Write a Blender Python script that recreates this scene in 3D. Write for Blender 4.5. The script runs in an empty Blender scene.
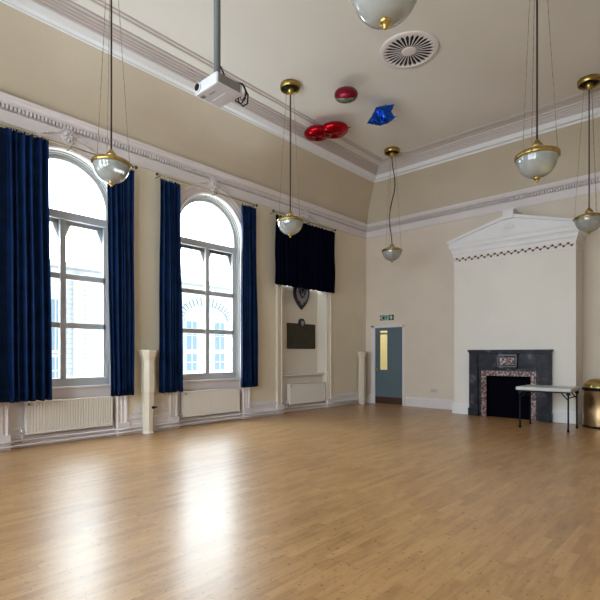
import bpy, bmesh, math, random
from mathutils import Vector, Matrix, noise
random.seed(7)
PI = math.pi
sc = bpy.context.scene
col = sc.collection

# ------------------------------------------------------------------ camera, world, exposure
cd = bpy.data.cameras.new('camera'); cam = bpy.data.objects.new('camera', cd); col.objects.link(cam)
cd.sensor_width = 36; cd.lens = 467.5/600*36; cd.shift_y = 54.35/600; cd.clip_start = .05
CX, CZ = 7.66, 1.38
cam.location = (CX, 0, CZ); cam.rotation_euler = (PI/2, 0, math.atan2(428.4, 467.5))
sc.camera = cam
sc.view_settings.view_transform = 'Standard'; sc.view_settings.look = 'None'
sc.view_settings.gamma = 1; sc.view_settings.use_curve_mapping = False
sc.view_settings.exposure = 1.4
w = bpy.data.worlds.new('sky'); sc.world = w; w.use_nodes = True
bg = w.node_tree.nodes['Background']; bg.inputs['Color'].default_value = (.81, .925, 1.0, 1); bg.inputs['Strength'].default_value = 6.0
SKY = 6.0

def portal(x, y, z, sx, sy, rot):
    ld = bpy.data.lights.new('daylight_portal', 'AREA'); ld.shape = 'RECTANGLE'; ld.size = sx; ld.size_y = sy
    ld.cycles.is_portal = True
    o = bpy.data.objects.new('daylight_portal', ld); col.objects.link(o); o.location = (x, y, z); o.rotation_euler = rot
WC = [2.94, 5.74, 8.54]          # centres of the three arched bays
for i, c in enumerate(WC):
    if i < 2: portal(-.42, c, 2.72, 3.7, 1.66, (0, -PI/2, 0))
    else: portal(-.42, c, 3.82, 1.55, 1.66, (0, -PI/2, 0))
RW = [1.5, 4.0, 6.5]  # centres of the unseen windows added behind the camera for fill light
for c in RW: portal(c, -2.72, 2.9, 1.9, 3.6, (PI/2, 0, 0))

# ------------------------------------------------------------------ materials
def nodes_of(m): return m.node_tree.nodes, m.node_tree.links
def mat(name, color, rough=.5, metal=0., var=0., vscale=4., bump=0., bscale=60., spec=.5, coat=0., sheen=0., trans=0., aniso=None):
    m = bpy.data.materials.new(name); m.use_nodes = True
    N, Lk = nodes_of(m); b = N['Principled BSDF']
    b.inputs['Base Color'].default_value = (*color, 1); b.inputs['Roughness'].default_value = rough
    b.inputs['Metallic'].default_value = metal; b.inputs['Specular IOR Level'].default_value = spec
    b.inputs['Coat Weight'].default_value = coat; b.inputs['Transmission Weight'].default_value = trans
    if sheen: b.inputs['Sheen Weight'].default_value = sheen; b.inputs['Sheen Roughness'].default_value = .4
    tc = N.new('ShaderNodeTexCoord')
    if var:
        n = N.new('ShaderNodeTexNoise'); n.inputs['Scale'].default_value = vscale; n.inputs['Detail'].default_value = 5
        Lk.new(tc.outputs['Object'], n.inputs['Vector'])
        r = N.new('ShaderNodeValToRGB'); r.color_ramp.elements[0].position = .3; r.color_ramp.elements[1].position = .7
        r.color_ramp.elements[0].color = tuple(max(0, c*(1-var)) for c in color)+(1,)
        r.color_ramp.elements[1].color = tuple(min(1, c*(1+var)) for c in color)+(1,)
        Lk.new(n.outputs['Fac'], r.inputs['Fac']); Lk.new(r.outputs['Color'], b.inputs['Base Color'])
    if bump:
        n2 = N.new('ShaderNodeTexNoise'); n2.inputs['Scale'].default_value = bscale; n2.inputs['Detail'].default_value = 4
        Lk.new(tc.outputs['Object'], n2.inputs['Vector'])
        bp = N.new('ShaderNodeBump'); bp.inputs['Strength'].default_value = bump; bp.inputs['Distance'].default_value = .01
        Lk.new(n2.outputs['Fac'], bp.inputs['Height']); Lk.new(bp.outputs['Normal'], b.inputs['Normal'])
    return m

M = {}
M['cream'] = mat('cream_wall_paint', (.72, .63, .49), .75, var=.04, vscale=1.2, bump=.08, bscale=25)
M['pinkcream'] = mat('cream_wall_light_tint', (.68, .58, .49), .75, var=.04, vscale=1.2, bump=.08, bscale=25)  # same cream paint, with the back wall's pinker light put into the colour
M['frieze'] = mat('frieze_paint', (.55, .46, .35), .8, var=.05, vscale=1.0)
M['ceil'] = mat('ceiling_paint', (.70, .645, .58), .85, var=.03, vscale=.8)
M['white'] = mat('white_moulding_paint', (.70, .63, .625), .5, var=.03, vscale=3)
M['whitecove'] = mat('bright_cornice_paint', (.76, .74, .75), .45)
M['pinktrim'] = mat('pinkish_moulding', (.52, .44, .42), .6)  # pinker and darker than the cornice band
M['pediwhite'] = mat('cool_white_paint', (.74, .71, .72), .55, var=.03, vscale=3)
M['slate_frame'] = mat('polished_grey_slate', (.10, .10, .115), .3)
M['breast'] = mat('chimney_paint', (.72, .665, .615), .6, var=.025, vscale=1.5)
M['gloss'] = mat('white_gloss_paint', (.72, .655, .665), .35, var=.03, vscale=6)
M['frame'] = mat('grey_window_paint', (.44, .45, .46), .4)
M['rad'] = mat('radiator_enamel', (.76, .70, .645), .4)
M['navy'] = mat('navy_velvet', (.0015, .014, .060), .6, var=.35, vscale=5, sheen=.02, bump=.05, bscale=250, spec=.12)
M['navyshade'] = mat('shaded_navy_velvet', (.0006, .0014, .009), .9, var=.3, vscale=5, spec=.05)  # navy velvet again, the weaker light on the niche curtain put into its colour
M['steel'] = mat('brushed_steel', (.55, .55, .53), .3, 1.)
M['brass'] = mat('aged_brass', (.42, .29, .085), .3, 1., var=.3, vscale=20)
M['brassdark'] = mat('dark_brass', (.10, .07, .03), .4, 1.)
M['black'] = mat('black_plastic', (.006, .006, .007), .5, spec=.15)
M['cable'] = mat('brown_flex', (.03, .018, .014), .6, spec=.2)
M['chain'] = mat('thin_chain_metal', (.36, .29, .17), .4, .8)
M['opal'] = mat('ribbed_opal_glass', (.46, .46, .44), .12, var=.15, vscale=8, coat=.6, trans=.4)
M['doorblue'] = mat('blue_grey_door_paint', (.095, .14, .165), .45, var=.05, vscale=3)
M['kick'] = mat('brown_kick_plate', (.055, .022, .016), .4)
M['slate'] = mat('dark_slate', (.045, .043, .052), .38, spec=.18)
M['soot'] = mat('soot_black', (.0012, .0012, .004), .95, spec=.05)
M['niche'] = mat('niche_paint', (.74, .665, .57), .7)
M['column'] = mat('column_paint', (.66, .57, .46), .55)
M['tabletop'] = mat('grey_plastic_top', (.50, .50, .50), .4, var=.04, vscale=10)
M['blackmetal'] = mat('black_metal', (.006, .007, .012), .5, spec=.15)
M['bronze'] = mat('dark_bronze', (.035, .028, .014), .45, .3, var=.3, vscale=12)
M['blackwood'] = mat('black_stained_wood', (.012, .007, .008), .35)
M['silver'] = mat('silver_crest', (.30, .29, .31), .35, .5, var=.4, vscale=60)
M['redfoil'] = mat('red_foil', (.38, .003, .010), .2, .85, bump=.6, bscale=7)
M['crimson'] = mat('crimson_foil', (.20, .003, .018), .35, .6, bump=.9, bscale=9)
M['bluefoil'] = mat('blue_foil', (.005, .07, .50), .2, .8, bump=1., bscale=9)
M['projector'] = mat('projector_plastic', (.56, .54, .57), .4)
M['vent_grey'] = mat('projector_vent_grey', (.20, .18, .17), .5)
M['pole'] = mat('grey_pole_paint', (.13, .13, .13), .5, spec=.2)
M['signgreen'] = mat('sign_dark_green', (.004, .035, .025), .4)
M['signmint'] = mat('sign_pale_green', (.30, .50, .40), .4)
M['signwhite'] = mat('sign_white', (.75, .78, .74), .4)
M['dark'] = mat('vent_dark', (.01, .007, .007), .9)
M['socket'] = mat('socket_plastic', (.48, .43, .43), .35)
M['corridor'] = mat('corridor_cream_paint', (.85, .80, .60), .7)
M['ochre'] = mat('ochre_board', (.36, .22, .05), .6)
M['stone'] = mat('pale_stone', (.14, .14, .14), .8, var=.05, vscale=1)
M['bluewin'] = mat('distant_window_glass', (.045, .065, .08), .5, spec=.1)
M['archbrick'] = mat('arch_brick', (.082, .09, .098), .8)
M['stencil_red'] = mat('stencil_red_brown', (.22, .07, .05), .7)
M['stencil_dark'] = mat('stencil_dark_green', (.035, .02, .025), .7)

def marble():
    m = bpy.data.materials.new('mottled_red_marble'); m.use_nodes = True; N, Lk = nodes_of(m); b = N['Principled BSDF']
    tc = N.new('ShaderNodeTexCoord'); v = N.new('ShaderNodeTexVoronoi'); v.inputs['Scale'].default_value = 32; v.distance = 'MINKOWSKI'
    n = N.new('ShaderNodeTexNoise'); n.inputs['Scale'].default_value = 22; n.inputs['Detail'].default_value = 6
    Lk.new(tc.outputs['Object'], n.inputs['Vector']); Lk.new(n.outputs['Color'], v.inputs['Vector'])
    v.inputs['Scale'].default_value = 7
    r = N.new('ShaderNodeValToRGB'); e = r.color_ramp.elements
    e[0].position = 0; e[0].color = (.03, .008, .009, 1); e[1].position = 1; e[1].color = (.45, .36, .36, 1)
    x = e.new(.35); x.color = (.11, .035, .035, 1); x = e.new(.6); x.color = (.24, .14, .14, 1)
    Lk.new(n.outputs['Fac'], r.inputs['Fac']); r.color_ramp.elements[0].position = .36; r.color_ramp.elements[-1].position = .64
    e[1].position = .46; e[2].position = .54
    Lk.new(r.outputs['Color'], b.inputs['Base Color']); b.inputs['Roughness'].default_value = .3
    return m
M['marble'] = marble()

def slate():
    m = M['slate']; N, Lk = nodes_of(m); b = N['Principled BSDF']
    tc = N.new('ShaderNodeTexCoord'); n = N.new('ShaderNodeTexNoise'); n.inputs['Scale'].default_value = 3.5; n.inputs['Detail'].default_value = 8; n.inputs['Distortion'].default_value = 1.2
    Lk.new(tc.outputs['Object'], n.inputs['Vector'])
    r = N.new('ShaderNodeValToRGB'); e = r.color_ramp.elements
    e[0].position = .35; e[0].color = (.010, .010, .015, 1); e[1].position = .80; e[1].color = (.16, .15, .17, 1)
    x = e.new(.60); x.color = (.026, .025, .038, 1)
    Lk.new(n.outputs['Fac'], r.inputs['Fac']); Lk.new(r.outputs['Color'], b.inputs['Base Color'])
slate()

def floor_mat():
    m = bpy.data.materials.new('maple_strip_floor'); m.use_nodes = True; N, Lk = nodes_of(m); b = N['Principled BSDF']
    tc = N.new('ShaderNodeTexCoord'); mp = N.new('ShaderNodeMapping'); mp.inputs['Rotation'].default_value = (0, 0, PI/2)
    Lk.new(tc.outputs['Object'], mp.inputs['Vector'])
    br = N.new('ShaderNodeTexBrick'); br.inputs['Scale'].default_value = 1
    br.inputs['Brick Width'].default_value = .46; br.inputs['Row Height'].default_value = .072
    br.inputs['Mortar Size'].default_value = .0011; br.inputs['Mortar Smooth'].default_value = .3; br.inputs['Bias'].default_value = 0
    br.offset = .37; br.offset_frequency = 2; br.squash = 1.0
    br.inputs['Color1'].default_value = (.0, .0, .0, 1); br.inputs['Color2'].default_value = (1, 1, 1, 1); br.inputs['Mortar'].default_value = (.1, .1, .1, 1)
    Lk.new(mp.outputs['Vector'], br.inputs['Vector'])
    mp2 = N.new('ShaderNodeMapping'); mp2.inputs['Scale'].default_value = (30, 4, 1); Lk.new(tc.outputs['Object'], mp2.inputs['Vector'])
    n = N.new('ShaderNodeTexNoise'); n.inputs['Scale'].default_value = 1; n.inputs['Detail'].default_value = 6; Lk.new(mp2.outputs['Vector'], n.inputs['Vector'])
    big = N.new('ShaderNodeTexNoise'); big.inputs['Scale'].default_value = .8; big.inputs['Detail'].default_value = 3; Lk.new(tc.outputs['Object'], big.inputs['Vector'])
    a = N.new('ShaderNodeMath'); a.operation = 'MULTIPLY_ADD'; a.inputs[1].default_value = .20; Lk.new(br.outputs['Color'], a.inputs[0])
    a2 = N.new('ShaderNodeMath'); a2.operation = 'MULTIPLY'; a2.inputs[1].default_value = .55; Lk.new(n.outputs['Fac'], a2.inputs[0]); Lk.new(a2.outputs[0], a.inputs[2])
    a3 = N.new('ShaderNodeMath'); a3.operation = 'MULTIPLY_ADD'; a3.inputs[1].default_value = .35; Lk.new(big.outputs['Fac'], a3.inputs[0]); Lk.new(a.outputs[0], a3.inputs[2])
    r = N.new('ShaderNodeValToRGB'); e = r.color_ramp.elements
    e[0].position = .30; e[0].color = (.26, .125, .040, 1); e[1].position = .86; e[1].color = (.53, .315, .135, 1)
    x = e.new(.56); x.color = (.42, .225, .085, 1)
    Lk.new(a3.outputs[0], r.inputs['Fac'])
    # dark knots, heel marks and scuffs scattered over the boards
    mp3 = N.new('ShaderNodeMapping'); mp3.inputs['Scale'].default_value = (20, 11, 1); mp3.inputs['Rotation'].default_value = (0, 0, .35); Lk.new(tc.outputs['Object'], mp3.inputs['Vector'])
    sn = N.new('ShaderNodeTexNoise'); sn.inputs['Scale'].default_value = 1.5; sn.inputs['Detail'].default_value = 7; sn.inputs['Roughness'].default_value = .72; Lk.new(mp3.outputs['Vector'], sn.inputs['Vector'])
    sr = N.new('ShaderNodeValToRGB'); sr.color_ramp.elements[0].position = .375; sr.color_ramp.elements[0].color = (1, 1, 1, 1)
    sr.color_ramp.elements[1].position = .405; sr.color_ramp.elements[1].color = (0, 0, 0, 1); Lk.new(sn.outputs['Fac'], sr.inputs['Fac'])
    mx = N.new('ShaderNodeMix'); mx.data_type = 'RGBA'; mx.inputs['B'].default_value = (.075, .045, .025, 1)
    sm = N.new('ShaderNodeMath'); sm.operation = 'MULTIPLY'; sm.inputs[1].default_value = .75; Lk.new(sr.outputs['Color'], sm.inputs[0])
    Lk.new(sm.outputs[0], mx.inputs['Factor']); Lk.new(r.outputs['Color'], mx.inputs['A'])
    mo = N.new('ShaderNodeMix'); mo.data_type = 'RGBA'; mo.inputs['B'].default_value = (.10, .05, .02, 1)
    mf = N.new('ShaderNodeMath'); mf.operation = 'MULTIPLY'; mf.inputs[1].default_value = .4; Lk.new(br.outputs['Fac'], mf.inputs[0])
    Lk.new(mf.outputs[0], mo.inputs['Factor']); Lk.new(mx.outputs['Result'], mo.inputs['A'])
    Lk.new(mo.outputs['Result'], b.inputs['Base Color'])
    rr = N.new('ShaderNodeMapRange'); rr.inputs['To Min'].default_value = .30; rr.inputs['To Max'].default_value = .46
    Lk.new(n.outputs['Fac'], rr.inputs['Value']); Lk.new(rr.outputs['Result'], b.inputs['Roughness'])
    bp = N.new('ShaderNodeBump'); bp.inputs['Strength'].default_value = .10; bp.inputs['Distance'].default_value = .004
    ad = N.new('ShaderNodeMath'); ad.operation = 'SUBTRACT'; Lk.new(sn.outputs['Fac'], ad.inputs[0]); Lk.new(br.outputs['Fac'], ad.inputs[1])
    Lk.new(ad.outputs[0], bp.inputs['Height']); Lk.new(bp.outputs['Normal'], b.inputs['Normal'])
    return m
M['floor'] = floor_mat()
fb = M['floor'].node_tree.nodes['Principled BSDF']; fb.inputs['Coat Weight'].default_value = .35; fb.inputs['Coat Roughness'].default_value = .24; fb.inputs['Coat IOR'].default_value = 1.55

def glass_mat():
    m = bpy.data.materials.new('window_glass'); m.use_nodes = True; N, Lk = nodes_of(m); N.remove(N['Principled BSDF'])
    out = N['Material Output']; t = N.new('ShaderNodeBsdfTransparent'); t.inputs['Color'].default_value = (.96, .98, .98, 1)
    g = N.new('ShaderNodeBsdfGlossy'); g.inputs['Roughness'].default_value = .03
    fr = N.new('ShaderNodeFresnel'); fr.inputs['IOR'].default_value = 1.3; mx = N.new('ShaderNodeMixShader')
    Lk.new(fr.outputs[0], mx.inputs[0]); Lk.new(t.outputs[0], mx.inputs[1]); Lk.new(g.outputs[0], mx.inputs[2]); Lk.new(mx.outputs[0], out.inputs['Surface'])
    return m
M['glass'] = glass_mat()

def brick_mat():
    m = bpy.data.materials.new('pale_glazed_brick'); m.use_nodes = True; N, Lk = nodes_of(m); b = N['Principled BSDF']
    tc = N.new('ShaderNodeTexCoord'); mp = N.new('ShaderNodeMapping'); mp.inputs['Rotation'].default_value = (PI/2, 0, PI/2)
    sp = N.new('ShaderNodeSeparateXYZ'); cb = N.new('ShaderNodeCombineXYZ'); Lk.new(tc.outputs['Object'], sp.inputs[0])
    Lk.new(sp.outputs['Y'], cb.inputs['X']); Lk.new(sp.outputs['Z'], cb.inputs['Y'])
    br = N.new('ShaderNodeTexBrick'); br.inputs['Scale'].default_value = 1; br.inputs['Brick Width'].default_value = .46; br.inputs['Row Height'].default_value = .15
    br.inputs['Mortar Size'].default_value = .012; br.inputs['Color1'].default_value = (0.122, 0.124, 0.125, 1); br.inputs['Color2'].default_value = (0.109, 0.112, 0.115, 1); br.inputs['Mortar'].default_value = (.066, .074, .082, 1)
    Lk.new(cb.outputs[0], br.inputs['Vector']); Lk.new(br.outputs['Color'], b.inputs['Base Color']); b.inputs['Roughness'].default_value = .8
    return m
M['brick'] = brick_mat()

def emit(name, color, s):
    m = bpy.data.materials.new(name); m.use_nodes = True; N, Lk = nodes_of(m); b = N['Principled BSDF']
    b.inputs['Base Color'].default_value = (*color, 1); b.inputs['Emission Color'].default_value = (*color, 1); b.inputs['Emission Strength'].default_value = s
    return m
M['corrlamp'] = emit('corridor_lamp_glow', (1, .93, .6), 9)

# ------------------------------------------------------------------ mesh helpers
class MB:
    def __init__(s): s.b = bmesh.new()
    def face(s, vs, sm=False):
        try:
            f = s.b.faces.new(vs); f.smooth = sm; return f
        except ValueError: return None
    def box(s, x0, x1, y0, y1, z0, z1, bev=0):
        g = [s.b.verts.new(p) for p in ((x0,y0,z0),(x1,y0,z0),(x1,y1,z0),(x0,y1,z0),(x0,y0,z1),(x1,y0,z1),(x1,y1,z1),(x0,y1,z1))]
        fs = [s.face([g[i] for i in q]) for q in ((3,2,1,0),(4,5,6,7),(0,1,5,4),(1,2,6,5),(2,3,7,6),(3,0,4,7))]
        if bev:
            es = list({e for f in fs for e in f.edges})
            bmesh.ops.bevel(s.b, geom=es, offset=bev, segments=2, affect='EDGES', profile=.5)
        return s
    def prism(s, pts, axis, a0, a1):          # pts: 2D outline in the plane across axis
        def P3(p, a):
            if axis == 'x': return (a, p[0], p[1])
            if axis == 'y': return (p[0], a, p[1])
            return (p[0], p[1], a)
        A = [s.b.verts.new(P3(p, a0)) for p in pts]; Bv = [s.b.verts.new(P3(p, a1)) for p in pts]
        s.face(A[::-1]); s.face(Bv); n = len(pts)
        for i in range(n): s.face([A[i], A[(i+1)%n], Bv[(i+1)%n], Bv[i]])
        return s
    def lathe(s, prof, c=(0,0,0), seg=32, sm=True, sx=1, sy=1, rot=0, flute=None, cap=True):
        rings = []
        for r, z in prof:
            if r < 1e-6: rings.append([s.b.verts.new((c[0], c[1], c[2]+z))]*seg)
            else:
                ring = []
                for k in range(seg):
                    a = rot+2*PI*k/seg; rr = r*(1+(flute if flute and k % 2 else 0))
                    ring.append(s.b.verts.new((c[0]+rr*sx*math.cos(a), c[1]+rr*sy*math.sin(a), c[2]+z)))
                rings.append(ring)
        for A, Bv in zip(rings, rings[1:]):
            for k in range(seg):
                q = [A[k], A[(k+1)%seg], Bv[(k+1)%seg], Bv[k]]; u = []
                for v in q:
                    if v not in u: u.append(v)
                if len(u) > 2: s.face(u, sm)
        for R, rev in ((rings[0], True), (rings[-1], False)):
            if cap and R[0] is not R[1] : s.face(R[::-1] if rev else R)
        return s
    def tube(s, path, r, seg=8, closed=False):
        P = [Vector(p) for p in path]; n = len(P); rings = []
        up = Vector((0, 0, 1)); prev = None
        for i in range(n):
            if closed: t = (P[(i+1)%n]-P[i-1]).normalized()
            else: t = (P[min(i+1, n-1)]-P[max(i-1, 0)]).normalized()
            if prev is None:
                a = t.cross(up)
                if a.length < 1e-3: a = t.cross(Vector((1, 0, 0)))
            else: a = prev - t*prev.dot(t)
            a.normalize(); prev = a; bb = t.cross(a)
            rr = r[i] if isinstance(r, (list, tuple)) else r
            rings.append([s.b.verts.new(P[i]+a*rr*math.cos(2*PI*k/seg)+bb*rr*math.sin(2*PI*k/seg)) for k in range(seg)])
        rg = list(zip(rings, rings[1:]))
        if closed: rg.append((rings[-1], rings[0]))
        for A, Bv in rg:
            for k in range(seg): s.face([A[k], A[(k+1)%seg], Bv[(k+1)%seg], Bv[k]], True)
        if not closed: s.face(rings[0][::-1]); s.face(rings[-1])
        return s
    def sweep_ring(s, prof, x0, x1, y0, y1, back=.0):      # closed profile (q = distance into the room, z) swept round a rectangular room
        loops = []
        for q, z in prof:
            loops.append([s.b.verts.new(p) for p in ((x0+q,y0+q,z),(x1-q,y0+q,z),(x1-q,y1-q,z),(x0+q,y1-q,z))])
        n = len(loops)
        for i in range(n):
            A, Bv = loops[i], loops[(i+1)%n]
            for k in range(4): s.face([A[k], A[(k+1)%4], Bv[(k+1)%4], Bv[k]])
        return s
    def build(s, name, m, parent=None, recalc=True):
        if recalc: bmesh.ops.recalc_face_normals(s.b, faces=s.b.faces)
        me = bpy.data.meshes.new(name); s.b.to_mesh(me); s.b.free()
        me.materials.append(M[m] if isinstance(m, str) else m)
        o = bpy.data.objects.new(name, me); col.objects.link(o)
        if parent: o.parent = parent; o.matrix_parent_inverse = Matrix.Identity(4)
        return o
def tag(o, label, cat, group=None):
    o['label'] = label; o['category'] = cat
    if group: o['group'] = group
    return o
def struct(o, label=None):
    o['kind'] = 'structure'
    if label: o['label'] = label
    return o
def empty(name, loc=(0,0,0), rz=0):
    o = bpy.data.objects.new(name, None); col.objects.link(o); o.location = loc; o.rotation_euler = (0, 0, rz); o.empty_display_size = .1; return o
def copy_tree(o, parent=None):
    c = o.copy(); col.objects.link(c); c.parent = parent
    for ch in [k for k in bpy.data.objects if k.parent == o]: copy_tree(ch, c)
    return c
def arc(c, z, r, a0, a1, n): return [(c+r*math.cos(a0+(a1-a0)*i/n), z+r*math.sin(a0+(a1-a0)*i/n)) for i in range(n+1)]

# ------------------------------------------------------------------ structure
W, YB, YF, HC = 8.0, 11.16, -2.6, 6.1
ZC, RO = 3.78, .81                  # arch centre height, opening radius
struct(MB().box(-.4, W+.3, YF-.3, YB+.3, -.2, 0).build('floor', 'floor'), 'worn maple strip floor')

# left wall: one outline with three arched openings down to the floor
pts = [(YF-.3, 5.06), (YF-.3, 0)]
for c in WC:
    pts += [(c-RO, 0)] + arc(c, ZC, RO, PI, 0, 28) + [(c+RO, 0)]
pts += [(YB+.3, 0), (YB+.3, 5.06)]
mb = MB().prism(pts, 'x', -.4, 0)
struct(mb.build('wall_left', 'cream'))
for i, c in enumerate(WC[:2]):
    mb = MB().box(-.4, -.12, c-RO, c+RO, 0, .84)
    struct(mb.build('wall_under_window_%d' % (i+1), 'gloss'), 'white painted panel below an arched window')
struct(MB().box(-.4, -.28, WC[2]-RO, WC[2]+RO, 0, 3.06).box(-.29, -.12, WC[2]-RO, WC[2]+RO, 0, .86).build('wall_niche', 'niche'), 'pale back wall of the blind bay')
for s_, nm in ((1, 'trim_17'), (-1, 'trim_18')):
    struct(MB().box(-.29, -.002, *sorted((WC[2]+s_*(RO-.012), WC[2]+s_*(RO+.001))), .86, 3.7).build(nm, 'niche'), 'pale reveal of the blind bay')
# back wall with doorway
DX0, DX1, DZ = .29, 1.20, 2.14
struct(MB().prism([(-.4, 0), (DX0, 0), (DX0, DZ), (DX1, DZ), (DX1, 0), (W+.3, 0), (W+.3, 5.06), (-.4, 5.06)], 'y', YB, YB+.25).build('wall_back', 'pinkcream'))
struct(MB().box(W, W+.3, YF-.3, YB+.25, 0, 5.06).build('wall_right', 'cream'))
# front wall behind the camera with three tall windows, unseen and added to fill the light
mb = MB(); xs = [-.4]
for c in RW: xs += [c-.9, c+.9]
xs.append(W+.3)
for i in range(0, len(xs), 2): mb.box(xs[i], xs[i+1], YF-.3, YF, 0, 5.06)
for c in RW: mb.box(c-.9, c+.9, YF-.3, YF, 0, 1.15); mb.box(c-.9, c+.9, YF-.3, YF, 4.6, 5.06)
struct(mb.build('wall_front', 'cream'))
# ceiling
struct(MB().box(-.4, W+.3, YF-.3, YB+.3, HC, HC+.2).build('ceiling', 'ceil'))
# coved frieze between the two cornices (curved plaster band)
prof = [(-.02, 5.03)]
for i in range(13):
    t = i/12; prof.append((.06+.79*(t+.10*math.sin(PI*t)*-1), 5.05+.80*(t+.05*math.sin(PI*t))))
prof += [(.85, 6.1), (-.02, 6.1)]
o = struct(MB().sweep_ring(prof, 0, W, YF, YB).build('trim_1', 'frieze'), 'coved plaster frieze below the ceiling cornice')
# upper cornice
up = [(.78, 5.865), (.84, 5.85), (.875, 5.862), (.88, 5.88), (.90, 5.888), (.945, 5.893), (1.0, 5.955), (1.005, 5.975), (.95, 6.12), (.78, 6.12)]
struct(MB().sweep_ring(up, 0, W, YF, YB).build('trim_2', 'whitecove'), 'white plaster cornice at the ceiling')
up2 = [(.99, 5.965), (1.025, 5.97), (1.035, 5.998), (1.065, 5.995), (1.075, 6.022), (1.10, 6.02), (1.11, 6.045), (1.145, 6.042), (1.155, 6.07), (1.19, 6.075), (1.205, 6.12), (.99, 6.12)]
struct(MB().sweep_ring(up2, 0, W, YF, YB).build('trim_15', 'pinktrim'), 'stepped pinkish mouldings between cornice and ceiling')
# strip moulding on the ceiling
for q0, nm in ((1.40, 'trim_3'), (1.475, 'trim_16')):
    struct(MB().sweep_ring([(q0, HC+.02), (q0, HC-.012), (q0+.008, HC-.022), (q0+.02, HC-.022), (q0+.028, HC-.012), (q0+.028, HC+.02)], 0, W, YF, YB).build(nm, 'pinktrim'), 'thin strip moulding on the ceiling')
# lower cornice with dentils
lo = [(-.01, 4.69), (.02, 4.69), (.03, 4.705), (.035, 4.865), (.055, 4.87), (.02, 4.88), (.02, 4.945), (.10, 4.95), (.105, 4.955), (.135, 4.965), (.155, 5.0), (.17, 5.01), (.18, 5.045), (.14, 5.055), (-.01, 5.06)]
mb = MB().sweep_ring(lo, 0, W, YF, YB)
y = YF+.1
while y < YB-.1: mb.box(.015, .085, y, y+.030, 4.885, 4.946); y += .052
x = .1
while x < W-.1: mb.box(x, x+.030, YB-.085, YB-.015, 4.885, 4.946); x += .052
struct(mb.build('trim_4', 'white'), 'dentilled plaster cornice round the room')

# arch architraves: moulded profile (r, x) carried up, over and down
def arch_trim(mb, c, prof, zb, zc=ZC, n=32, cap=4.86):
    path = [('L', zb)] + [('A', PI-PI*i/n) for i in range(n+1)] + [('R', zb)]
    loops = []
    for r, x in prof:
        lp = []
        for k, v in path:
            if k == 'L': lp.append((x, c-r, v))
            elif k == 'R': lp.append((x, c+r, v))
            else: lp.append((x, c+r*math.cos(v), zc+r*math.sin(v)))
        loops.append([mb.b.verts.new(p) for p in lp])
    m = len(loops)
    for i in range(m):
        A, Bv = loops[i], loops[(i+1)%m]
        for k in range(len(A)-1): mb.face([A[k], A[k+1], Bv[k+1], Bv[k]])
    mb.face([l[0] for l in loops]); mb.face([l[-1] for l in loops][::-1])
    return mb
outer = [(.80, -.02), (.80, .012), (.825, .03), (.85, .012), (.875, .012), (.885, .028), (.93, .028), (.95, .045), (.975, .05), (1.0, .035), (1.0, -.01)]
inner = [(.815, -.10), (.79, -.10), (.785, -.13), (.765, -.13), (.76, -.16), (.70, -.16), (.70, -.24), (.815, -.24)]
for i, c in enumerate(WC):
    struct(arch_trim(MB(), c, outer, 0).build('trim_%d' % (5+i), 'white' if i < 2 else 'niche'), 'moulded plaster architrave round an arched bay')

def arch_fill(mb, c, r, zb, x, zc=ZC, n=32):
    v = [mb.b.verts.new((x, c-r, zb))]+[mb.b.verts.new((x, yy, zz)) for yy, zz in arc(c, zc, r, PI, 0, n)]+[mb.b.verts.new((x, c+r, zb))]
    mb.face(v); return mb
for i, c in enumerate(WC[:2]):
    wn = struct(empty('window_%d' % (i+1), (0, 0, 0)), 'arched grey-framed window onto a white brick building')
    mb = arch_trim(MB(), c, inner, .80)
    x0, x1 = -.225, -.165
    mb.box(x0, x1+.04, c-.70, c+.70, 3.53, 3.66, .01)            # transom
    mb.box(x0, x1+.02, c-.045, c+.045, 1.0, 3.53, .006)          # mullion
    for z in (2.63, 1.845): mb.box(x0, x1, c-.70, c+.70, z-.045, z+.045, .006)
    mb.box(x0, x1+.03, c-.70, c+.70, .86, 1.0, .006)
    mb.box(x0, x1, c-.70, c-.66, 1.0, 3.53); mb.box(x0, x1, c+.66, c+.70, 1.0, 3.53)
    mb.build('window_frame', 'frame', wn)
    # casement top corners
    mb = MB()
    for a, b_ in ((c-.66, c-.045), (c+.045, c+.66)):
        mb.box(x0-.03, x0+.02, a, b_, 3.47, 3.53)
        for yy, s in ((a, 1), (b_, -1)):
            mb.prism([(yy, 3.47), (yy+s*.10, 3.47), (yy, 3.22)], 'x', x0-.03, x0+.01)
    mb.build('casement_bracket', 'frame', wn)
    g = arch_fill(MB(), c, .71, .86, -.205).build('glass_pane', 'glass', wn)
    MB().box(-.28, -.06, c-.80, c+.80, .835, .87, .006).build('window_sill', 'gloss', wn)
# third bay: half window above the niche, behind the short curtain
c = WC[2]
wn = struct(empty('window_3', (0, 0, 0)), 'upper arched window hidden behind the short curtain')
mb = arch_trim(MB(), c, inner, 3.06)
mb.box(-.25, -.18, c-.70, c+.70, 3.06, 3.12); mb.box(-.225, -.165, c-.035, c+.035, 3.12, ZC+.70)
mb.build('window_frame', 'frame', wn); arch_fill(MB(), c, .71, 3.1, -.205).build('glass_pane', 'glass', wn)
struct(MB().box(-.28, -.03, c-.80, c+.80, .855, .90, .01).build('trim_8', 'gloss'), 'white ledge of the niche')
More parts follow.
